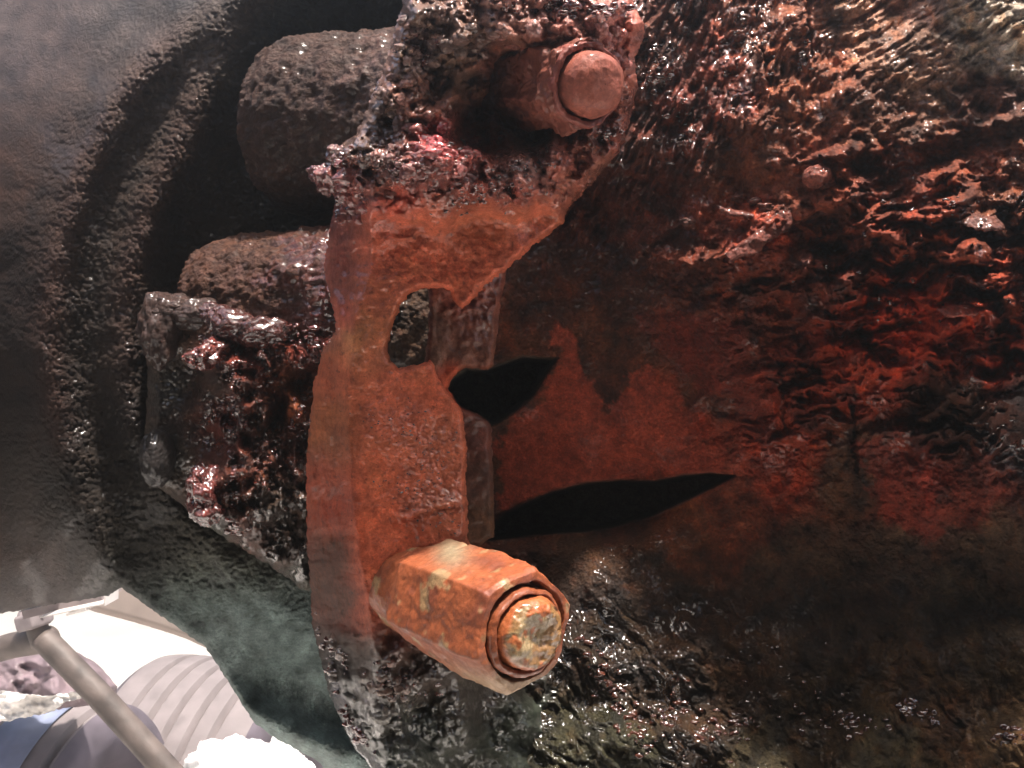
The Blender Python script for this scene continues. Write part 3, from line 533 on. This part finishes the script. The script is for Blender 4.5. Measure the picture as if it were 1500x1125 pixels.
# ---- lower nut on its stud
def colf_pts(fn):
    return fn
def nutmesh(name, a, b, prof, parent, hexw, phase, colr, seed, mat=M_bolt, seg=240, rough=0.0005, ecc=None, extra=None):
    """prof: list (axial mm along a->b in metres, radius, hex weight)"""
    L = np.linalg.norm(b-a); z = np.array([p[0] for p in prof]); rr = np.array([p[1] for p in prof]); hw = np.array([p[2] for p in prof])
    seglen = np.hypot(np.diff(z), np.diff(rr)); cum = np.concatenate([[0], np.cumsum(seglen)]); n = int(max(40, cum[-1]/0.00022))
    u = np.linspace(0, cum[-1], n); zz = np.interp(u, cum, z); rad = np.interp(u, cum, rr); hh = np.interp(u, cum, hw)
    t, U, V = frame_of(a, b); ang = np.linspace(0, 2*math.pi, seg, endpoint=False)
    hx = (math.cos(math.pi/6)/np.cos((ang+phase) % (math.pi/3)-math.pi/6))**0.92
    R = rad[:, None]*(1+(hx[None]-1)*hh[:, None])*1.0
    dirs = np.cos(ang)[:, None]*U+np.sin(ang)[:, None]*V
    pts = a+zz[:, None, None]*t+R[..., None]*dirs[None]
    k = np.minimum(1, R/0.003)
    nz = rough*(fbm3(pts, 0.006, 5, seed, .55))
    pts = pts+dirs[None]*(nz*k)[..., None]+t*(0.7*rough*fbm3(pts+3.3, 0.004, 4, seed+4))[..., None]
    if extra is not None: pts = pts+extra(pts, zz, rad, ang, t, dirs)
    idx = np.arange(n*seg).reshape(n, seg)
    f = np.stack([idx[:-1], np.roll(idx[:-1], -1, 1), np.roll(idx[1:], -1, 1), idx[1:]], -1).reshape(-1, 4)
    V3 = pts.reshape(-1, 3); c = colr(V3, np.repeat(zz, seg), np.repeat(rad, seg), np.tile(ang, n))
    return mesh_obj(name, W(V3), f, mat, parent, c)
A1 = P(612, 862, .203); B1 = P(768, 925, .1755)
nut = root("hex_nut", A1, "orange rusted long hex nut low on the bracket, with worn silvery stud end", "nut", None)
LN = float(np.linalg.norm(B1-A1))
def nut_col(V, z, r, ang):
    c = np.zeros((len(V), 4)); c[:] = rgb(136,72,42,.2,GA)
    n = fbm3(V, .006, 4, 610); c += (rgb(112,58,38,.25,GA)-c)*ss(-.1, .6, n)[:, None]
    n = fbm3(V, .005, 4, 611); c += (rgb(140,120,86,.35,GA)-c)*(ss(.35, .6, n)*.7)[:, None]
    q = P(660, 808, .19); m = np.exp(-(((V[:, 0]-q[0])/.0035)**2+((V[:, 2]-q[2])/.0018)**2)); c += (rgb(128,116,92,.4,GA)-c)*(m*.9)[:, None]
    # pale worn rim at the lower corner of the face
    q = P(740, 1000, .178); m = np.exp(-(((V[:, 0]-q[0])/.009)**2+((V[:, 2]-q[2])/.0035)**2)); c += (rgb(150,126,96,.3,GA)-c)*np.clip(m, 0, .8)[:, None]
    return c
RN = 0.0118
nutmesh("nut_body", A1, B1, [(-.004, RN*.80, .3), (.000, RN*.82, .3), (.0035, RN*.84, .5), (.0055, RN*.93, .9), (.0065, RN*.96, 1), (LN*.36, RN*.99, .95), (LN*.385, RN*.955, .8), (LN*.41, RN*1.0, 1), (LN*.90, RN*1.0, 1), (LN*.97, RN*.975, .9), (LN, RN*.90, .6), (LN+.0002, RN*.76, .1), (LN-.0012, RN*.73, 0), (LN-.003, RN*.71, 0), (LN-.004, RN*.2, 0)], nut, 1, 0.30, nut_col, 620, rough=.0005)
ring = nutmesh("washer_ring", A1, B1, [(LN-.0035, RN*.66, 0), (LN+.0002, RN*.68, 0), (LN+.0010, RN*.66, 0), (LN+.0014, RN*.61, 0), (LN+.0008, RN*.57, 0), (LN-.002, RN*.54, 0)], nut, 0, 0, lambda V, z, r, a: np.tile(rgb(124,66,40,.4,GA), (len(V), 1)), 630, rough=.0005)
def stud_col(V, z, r, ang):
    c = np.zeros((len(V), 4)); c[:] = rgb(130,96,60,.7,GA)
    n = fbm3(V, .0045, 4, 640); c += (rgb(136,116,84,.55,GA)-c)*ss(0, .35, n)[:, None]
    n = fbm3(V, .004, 4, 641); c += (rgb(150,82,44,.3,GA)-c)*ss(.1, .4, n)[:, None]
    e = ss(.0058, .0066, r); c += (rgb(150,80,44,.3,GA)-c)*e[:, None]; return c
def stud_x(pts, zz, rad, ang, t, dirs):
    n = fbm3(pts, .005, 4, 645); k = (rad < .0064)[:, None]*1.0
    return t*((0.0007*n+0.0004*np.abs(fbm3(pts, .003, 3, 646)))*k)[..., None]
nutmesh("stud_end", A1, B1, [(LN-.004, RN*.55, 0), (LN+.0025, RN*.55, 0), (LN+.0036, RN*.47, 0), (LN+.0042, RN*.40, 0), (LN+.0040, RN*.25, 0), (LN+.0036, RN*.01, 0)], nut, 0, 0, stud_col, 650, rough=.0005, extra=stud_x)
# ---- upper bolt
A2 = P(716, 128, .214); B2 = P(858, 124, .184); L2 = float(np.linalg.norm(B2-A2))
bolt = root("dome_headed_bolt", A2, "pink-brown rusted bolt with smooth domed end, on the crusted upper arm of the bracket", "bolt")
def b2c(V, z, r, ang):
    c = np.zeros((len(V), 4)); c[:] = rgb(118,64,50,.2,GA); n = fbm3(V, .006, 4, 660); c += (rgb(110,62,50,.2,GA)-c)*ss(0, .6, n)[:, None]
    e = ss(L2*.75, L2*.2, z); c += (rgb(84,50,36,.25,GA)-c)*e[:, None]; return c
nutmesh("nut_body", A2, B2, [(-.004, .0090, .3), (0, .0086, .5), (L2*.5, .0080, .8), (L2*.9, .0088, 1), (L2*.97, .0086, .8), (L2, .0080, .5), (L2+.0002, .0070, 0), (L2-.003, .0068, 0), (L2-.003, .002, 0)], bolt, 1, .45, b2c, 670, rough=.0014)
nutmesh("washer_ring", A2, B2, [(L2-.003, .0074, 0), (L2+.0006, .0077, 0), (L2+.0012, .0074, 0), (L2+.0009, .0066, 0), (L2-.002, .0064, 0)], bolt, 0, 0, lambda V, z, r, a: np.tile(rgb(120,62,52,.2,GA), (len(V), 1)), 671, rough=.0007)
nutmesh("domed_head", A2, B2, [(L2-.004, .0060, 0), (L2+.0026, .0060, 0), (L2+.0044, .0055, 0), (L2+.0055, .0044, 0), (L2+.0061, .003, 0), (L2+.0064, .0001, 0)], bolt, 0, 0, lambda V, z, r, a: (rgb(130,70,55,.12,GA)+0*V[:, :1])*np.stack([1+.25*fbm3(V, .004, 4, 672)]*3+[np.ones(len(V))], -1), 673, rough=.0004)

# ---- loose flakes and a pebble stuck on the casing
def cdp(x, y): return float(c_depth(np.array([float(x)]), np.array([float(y)]), np.array([40.0]))[0])
lumps("rust_lump", [(1198,258,cdp(1198,258)-.0012,.0032,.003,.0026),(1212,268,cdp(1212,268)-.0006,.0022,.002,.0022)], M_crust, casing, rgb(125,66,52,.15,GA), .25, 700, 30)
lumps("rust_lump", [(1085,290,cdp(1085,290)-.0004,.0022,.0015,.0009),(1108,296,cdp(1108,296)-.0004,.0022,.0015,.0009),(1122,304,cdp(1122,304),.0018,.0014,.0010)], M_crust, casing, rgb(110,58,44,.3,GA), .5, 701, 24)
lumps("rust_lump", [(1010,326,cdp(1010,326)-.0003,.0020,.0013,.0010)], M_crust, casing, rgb(84,44,32,.2,GA), .45, 702, 24)
beads([(880,985,20,60,-30,40,.3*mm,.9*mm),(930,1060,26,50,-25,44,.3*mm,.9*mm),(990,1040,30,40,0,30,.3*mm,.8*mm),(1060,1070,60,30,0,40,.3*mm,.8*mm),(1240,1060,60,20,10,34,.3*mm,.9*mm),(1340,1045,30,12,20,22,.3*mm,1.0*mm),(1480,1075,20,16,30,14,.4*mm,1.1*mm),(1150,1000,90,50,30,34,.2*mm,.6*mm),
 (1100,60,60,50,-50,50,.25*mm,.7*mm),(1180,80,12,30,0,12,.3*mm,.8*mm),(955,110,30,40,-60,40,.3*mm,.9*mm),(1000,180,50,60,-60,50,.2*mm,.6*mm),(960,70,20,16,0,14,.3*mm,.8*mm),(1440,630,50,20,15,16,.3*mm,.8*mm),(1400,300,90,30,0,24,.2*mm,.6*mm),(1300,430,100,50,10,26,.2*mm,.6*mm)], cdp, casing, rgb(64,34,24,1), 920)
def flake(poly, lift, tilt, col, seed):
    cx, cy = np.mean(np.array(poly), 0)
    base = cdp(cx, cy)
    def dp(x, y, s): return base-lift-tilt*(y-cy)-0.0006*fbm(x, y, 18, 4, seed)+0.0006*(1-np.minimum(s/5, 1))**2
    relief("rust_flake", poly, 2.0, dp, lambda x, y, s: np.tile(col, (len(x), 1))*np.stack([1+.4*fbm(x, y, 14, 4, seed+1)]*3+[np.ones_like(x)], -1), 0.0012, M_crust, casing, ragged=3, rs=14, seed=seed, rings=2)
flake([(1060,372),(1100,345),(1130,318),(1165,300),(1205,290),(1226,294),(1222,310),(1180,322),(1140,345),(1110,368),(1070,384)], .0030, .00003, rgb(100,48,36,.12,GA), 720)
flake([(1045,298),(1070,306),(1100,312),(1150,306),(1150,316),(1105,322),(1070,316)], .0020, .00002, rgb(104,52,40,.3,GA), 730)
flake([(1400,325),(1430,312),(1460,318),(1475,335),(1440,340)], .0028, .0001, rgb(105,62,50,.4,GA), 740)
flake([(1370,452),(1400,446),(1440,448),(1430,462),(1390,466)], .0028, .0001, rgb(130,52,34,.2,GA), 750)

# ================================================================== BACKGROUND SEEN PAST THE HOUSING
def simple(name, col, rough=.7, scale=20, var=.15, bump=.2, metal=0):
    m = bpy.data.materials.new(name); m.use_nodes = True; t = m.node_tree; N = t.nodes; L = t.links; b = N["Principled BSDF"]
    n = N.new("ShaderNodeTexNoise"); n.inputs['Scale'].default_value = scale; n.inputs['Detail'].default_value = 6
    tc = N.new("ShaderNodeTexCoord"); L.new(tc.outputs['Object'], n.inputs['Vector'])
    cr = N.new("ShaderNodeValToRGB"); cr.color_ramp.elements[0].position = .3; cr.color_ramp.elements[1].position = .7
    cr.color_ramp.elements[0].color = tuple(c*(1-var) for c in col)+(1,); cr.color_ramp.elements[1].color = tuple(min(1, c*(1+var)) for c in col)+(1,)
    L.new(n.outputs[0], cr.inputs[0]); L.new(cr.outputs[0], b.inputs['Base Color'])
    b.inputs['Roughness'].default_value = rough; b.inputs['Metallic'].default_value = metal
    bp_ = N.new("ShaderNodeBump"); bp_.inputs['Strength'].default_value = bump; bp_.inputs['Distance'].default_value = .3/scale; L.new(n.outputs[0], bp_.inputs['Height']); L.new(bp_.outputs[0], b.inputs['Normal'])
    return m
M_tyre = simple("dusty_tyre_rubber", (.20,.17,.17), .8, 30, .2)
M_tyre2 = simple("dark_side_rubber", (.12,.10,.12), .8, 30, .3)
M_blue = simple("blue_grey_band", (.24,.27,.38), .6, 25, .3)
M_pipe = simple("dusty_grey_pipe", (.10,.078,.068), .6, 60, .45)
M_beige = simple("beige_panel", (.30,.26,.24), .7, 15, .12)
M_foil = simple("crumpled_foil", (.62,.58,.54), .35, 40, .1, .6)
M_ground = simple("pale_sunlit_sand", (.66,.62,.58), .9, 3, .12)
M_plate = simple("dusty_plate", (.24,.20,.20), .6, 80, .3)

# ground sheet with a low bank in front of the tyres
gx = np.concatenate([np.linspace(-60, -6, 14), np.linspace(-5, 3, 60), np.linspace(4, 60, 12)]); gy = np.concatenate([np.linspace(-20, -1, 8), np.linspace(-.8, 6, 60), np.linspace(8, 90, 16)])
GX, GY = np.meshgrid(gx, gy); 
GZ = -0.02+0.02*fbm(GX, GY, 1.5, 3, 800)*ss(9, 4, GY)
idx = np.arange(GX.size).reshape(GX.shape); gf = np.stack([idx[:-1, :-1], idx[:-1, 1:], idx[1:, 1:], idx[1:, :-1]], -1).reshape(-1, 4)
tag(mesh_obj("ground", np.stack([GX, GY, GZ], -1).reshape(-1, 3), gf, M_ground, origin=(0, 0, 0)), kind="structure")
def Wp(x, y, d): return W(P(x, y, d))
def lathe(name, c, axis, prof, mat, parent, seg=96, notch=None, a0=0, a1=2*math.pi):
    axis = np.array(axis, float); axis /= np.linalg.norm(axis); up = np.array([0, 0, 1.0]); u = np.cross(axis, up); u /= np.linalg.norm(u); v = np.cross(u, axis)
    ang = np.linspace(a0, a1, seg, endpoint=False); z = np.array([p[0] for p in prof]); r = np.array([p[1] for p in prof])
    Rr = r[:, None]+0*ang[None]
    if notch is not None: Rr = notch(z[:, None]+0*ang[None], Rr, ang[None]+0*z[:, None])
    V = np.array(c)+z[:, None, None]*axis+Rr[..., None]*(np.cos(ang)[:, None]*u+np.sin(ang)[:, None]*v)[None]
    n = len(z); idx = np.arange(n*seg).reshape(n, seg); f = np.stack([idx[:-1], idx[1:], np.roll(idx[1:], -1, 1), np.roll(idx[:-1], -1, 1)], -1).reshape(-1, 4)
    return mesh_obj(name, V.reshape(-1, 3), f, mat, parent)
def tyre(at, R, wd, axis, label, mt, ms, grooves, group=None, banded=None):
    rt = bpy.data.objects.new("tyre", None); C.objects.link(rt); rt.location = [float(t) for t in at]; tag(rt, label, "tyre", group)
    prof = []; z0 = -wd/2
    zz = np.linspace(-wd/2, wd/2, 140)
    for z in zz:
        r = R-0.035*R*(abs(z)/(wd/2))**4
        for g in grooves:
            if abs(z-g*wd) < wd*.022: r -= .040
        prof.append((z, r))
    lathe("tread", at, axis, prof, mt, rt, 160)
    for s in (-1, 1):
        pr = [(s*wd/2, R*.965), (s*(wd/2+.012), R*.93), (s*(wd/2+.02), R*.82), (s*(wd/2+.012), R*.66), (s*(wd/2-.01), R*.6), (s*(wd/2-.03), R*.56)]
        lathe("sidewall", at, axis, pr if s < 0 else pr, ms, rt, 120)
        pr = [(s*(wd/2-.02), R*.585), (s*(wd/2-.03), R*.54), (s*(wd/2-.07), R*.5), (s*(wd/2-.08), R*.2), (s*(wd/2-.05), R*.18), (s*(wd/2-.05), .001)]
        lathe("wheel_rim", at, axis, pr, M_plate, rt, 64)
    if banded:
        for g0, g1 in banded:
            lathe("painted_band", at, axis, [(g0*wd, R+.001), (g0*wd, R+.0035), (g1*wd, R+.0035), (g1*wd, R+.001)], M_blue, rt, 160)
    return rt
# tyre 1: tread towards us, left flank in view
ax1 = np.array([.94, -.18, -.10])
c1 = Wp(300, 1190, 1.75); tyre(c1, .26, .25, ax1, "dusty grooved tyre in glaring light below the round housing, right of the sloping pipe", M_tyre, M_tyre2, [-.30,-.15,.0,.15,.30])
c2 = Wp(28, 1275, 1.40); tyre(c2, .24, .215, np.array([.99, -.10, -.05]), "tyre with blue-grey bands at the bottom left, partly behind the sloping pipe", M_tyre, M_tyre2, [-.06,.23,.46], banded=[(.05,.34)])

# bright bank
def bank():
    poly = [(270,1260),(272,1120),(284,1098),(300,1088),(340,1080),(380,1078),(415,1086),(440,1100),(458,1118),(500,1180),(520,1260)]
    bx = root("sand_heap", P(380, 1240, 1.2), "glaring white sunlit sand heap at the bottom, right of the tyre", "heap")
    relief("heap_surface", poly, 4.0, lambda x, y, s: 1.25+.0*x-.0010*(y-1080)+.06*(1-np.minimum(s/60, 1))**2+.006*fbm(x, y, 25, 4, 820), lambda x, y, s: np.tile(np.array([.8,.78,.76,0]), (len(x), 1)), .25, mat_attr("white_sand", 80, .3, .004, .9, .8), bx, ragged=9, rs=22, seed=82)
bank()
# sloping pipe and its arm
pipe = root("brace_pipe", P(70, 935, .80), "grey bent pipe sloping down across the tyres, hex union at its bend", "pipe")
def prad(R): return lambda t, a: R+0*a
loft("sloping_tube", [P(62,934,.80), P(142,1015,.79), P(278,1165,.78)], prad(.0100), M_pipe, pipe, seg=48, per=np.linspace(0, 1, 40))
loft("side_tube", [P(-90,975,.86), P(20,945,.82), P(72,936,.80)], prad(.0105), M_pipe, pipe, seg=48, per=np.linspace(0, 1, 30))
loft("riser_tube", [P(62,944,.80), P(50,905,.80), P(40,850,.80)], prad(.0085), M_pipe, pipe, seg=40, per=np.linspace(0, 1, 20))
def hexr(R): return lambda t, a: R*math.cos(math.pi/6)/np.cos((a+.3) % (math.pi/3)-math.pi/6)*(1-.12*abs(2*t-1)**6)
loft("hex_union", [P(53,918,.80), P(47,896,.80)], hexr(.0150), M_plate, pipe, seg=96, per=np.linspace(0, 1, 24))
loft("collar", [P(31,906,.797), P(66,899,.797)], prad(.0062), M_plate, pipe, seg=32, per=np.linspace(0, 1, 8))
# foil strip
fo = root("foil_sheet", P(40, 1040, 1.0), "crumpled shiny foil strip behind the bent pipe at the left edge", "foil")
relief("foil_strip", [(-60,1020),(0,1012),(60,1020),(122,1014),(118,1024),(95,1030),(78,1042),(0,1058),(-60,1070)], 2, lambda x, y, s: 1.02+.012*fbm(x*.6, y, 24, 4, 830), lambda x, y, s: np.tile(np.array([.7,.66,.62,.8]), (len(x), 1)), .008, mat_attr("foil", 60, .3, .002, .5, .25), fo, ragged=2, rs=14, seed=83)
# dusty cowl above the foil
cw = root("dusty_cowl", P(60, 985, 1.2), "dusty purple-grey cowl above the foil strip and behind the bent pipe", "cowl")
relief("cowl_panel", [(-80,950),(0,955),(60,945),(110,955),(138,968),(160,990),(172,1005),(168,1030),(100,1036),(0,1050),(-80,1060)], 3, lambda x, y, s: 1.15+.0006*np.maximum(0, 1000-y)+.03*fbm(x, y, 50, 4, 840)+.05*(1-np.minimum(s/22, 1))**2, lambda x, y, s: np.tile(rgb(120,104,108,.2), (len(x), 1)), .1, mat_attr("dusty_sheet", 40, .4, .006, .7, .4), cw, ragged=2, rs=20, seed=84)
# beige panel and the rail edge under the housing
pn = root("beige_panel", P(200, 900, .9), "beige triangular underbody panel wedged between the housing edge and the white glare", "panel")
relief("panel_face", [(128,892),(140,868),(170,850),(260,880),(330,950),(300,948),(270,934),(200,912),(150,899)], 3, lambda x, y, s: .95+.0003*(x-200)+.006*(1-np.minimum(s/8, 1))**2, lambda x, y, s: np.tile(rgb(150,136,128,.1), (len(x), 1)), .02, mat_attr("beige_paint", 60, .1, .002, .6, .4, var=.1), pn, seed=85)
# added dark shell, unseen behind and over the camera: it keeps the open sky off the parts in front
M_blocker = simple("black_blocker", (.020,.018,.017), .85, 12, .3)
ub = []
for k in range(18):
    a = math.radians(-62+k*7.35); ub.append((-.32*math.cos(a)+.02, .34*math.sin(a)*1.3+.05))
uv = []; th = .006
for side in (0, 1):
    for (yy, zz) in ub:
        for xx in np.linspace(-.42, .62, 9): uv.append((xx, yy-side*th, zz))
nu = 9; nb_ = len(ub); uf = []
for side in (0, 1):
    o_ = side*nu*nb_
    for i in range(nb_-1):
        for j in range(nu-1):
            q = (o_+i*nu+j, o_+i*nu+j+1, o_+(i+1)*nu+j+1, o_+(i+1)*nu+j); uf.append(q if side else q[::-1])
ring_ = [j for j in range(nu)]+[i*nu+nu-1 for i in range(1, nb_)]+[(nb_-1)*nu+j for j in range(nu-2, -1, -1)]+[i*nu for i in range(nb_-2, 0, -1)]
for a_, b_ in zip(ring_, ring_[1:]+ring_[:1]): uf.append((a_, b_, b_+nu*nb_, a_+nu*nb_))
tag(mesh_obj("unseen_shade_shell", W(np.array(uv)), uf, M_blocker), kind="structure")
cr_pts = [(-.33,.13),(-.27,.13),(-.27,.124),(-.324,.124),(-.324,-.094),(-.27,-.094),(-.27,-.10),(-.33,-.10)]  # unseen rail added at the left to block side sky
V_ = np.array([(x, y, z) for y in (-.40, .62) for x, z in cr_pts]); n_ = len(cr_pts)
F_ = [(i, (i+1) % n_, n_+(i+1) % n_, n_+i) for i in range(n_)]+[(0,3,2,1),(0,7,4,3),(4,7,6,5),(8,9,10,11),(8,11,12,15),(12,13,14,15)]
tag(mesh_obj("unseen_shade_rail", W(V_), F_, M_blocker, smooth=False), kind="structure")
rl = root("thin_rail", P(120, 885, .6), "thin bright-edged metal rail stepping along under the lower left rim of the housing", "rail")
def boxbar(name, p0, p1, th, dp, mat, parent):
    p0, p1 = np.array(p0), np.array(p1); t = (p1-p0)/np.linalg.norm(p1-p0); up = np.array([0, 0, 1.0]); nrm = np.array([0, 1.0, 0]); s_ = np.cross(t, nrm); s_ /= np.linalg.norm(s_)
    V = np.array([p+a*s_*th/2+b*nrm*dp/2 for p in (p0, p1) for a in (-1, 1) for b in (-1, 1)])
    F = [(0,1,3,2),(4,6,7,5),(0,4,5,1),(2,3,7,6),(0,2,6,4),(1,5,7,3)]
    return mesh_obj(name, W(V), F, mat, parent, smooth=False)
M_edge = simple("bare_edge_metal", (.6,.56,.54), .35, 90, .1)
boxbar("rail_web", P(50,893,.62), P(163,866,.62), .0050, .03, M_plate, rl)
boxbar("rail_lip", P(70,899,.60), P(163,879,.60), .0008, .02, M_edge, rl)
boxbar("rail_end", P(163,882,.60), P(163,866,.60), .0008, .02, M_edge, rl)
boxbar("rail_step", P(103,897.5,.595), P(132,890,.595), .0013, .012, M_edge, rl)


# ================================================================== hazy air added to imitate lens glow round the bright gap
HAZE = 0.22
hz = bpy.data.materials.new("lens_veil_air"); hz.use_nodes = True; hn = hz.node_tree; hn.nodes.clear()
pvn = hn.nodes.new("ShaderNodeVolumePrincipled"); ho = hn.nodes.new("ShaderNodeOutputMaterial")
pvn.inputs['Color'].default_value = (.90, .94, .95, 1); pvn.inputs['Density'].default_value = HAZE; pvn.inputs['Anisotropy'].default_value = 0.85
hn.links.new(pvn.outputs[0], ho.inputs['Volume'])
x0, x1, y0, y1, z0, z1 = -61, 61, -21, 91, -1.1, 1.50
hv = np.array([(x, y, z) for x in (x0, x1) for y in (y0, y1) for z in (z0, z1)], float)
tag(mesh_obj("lens_veil_haze", hv, [(0,1,3,2),(4,6,7,5),(0,4,5,1),(2,3,7,6),(0,2,6,4),(1,5,7,3)], hz, smooth=False), kind="stuff")
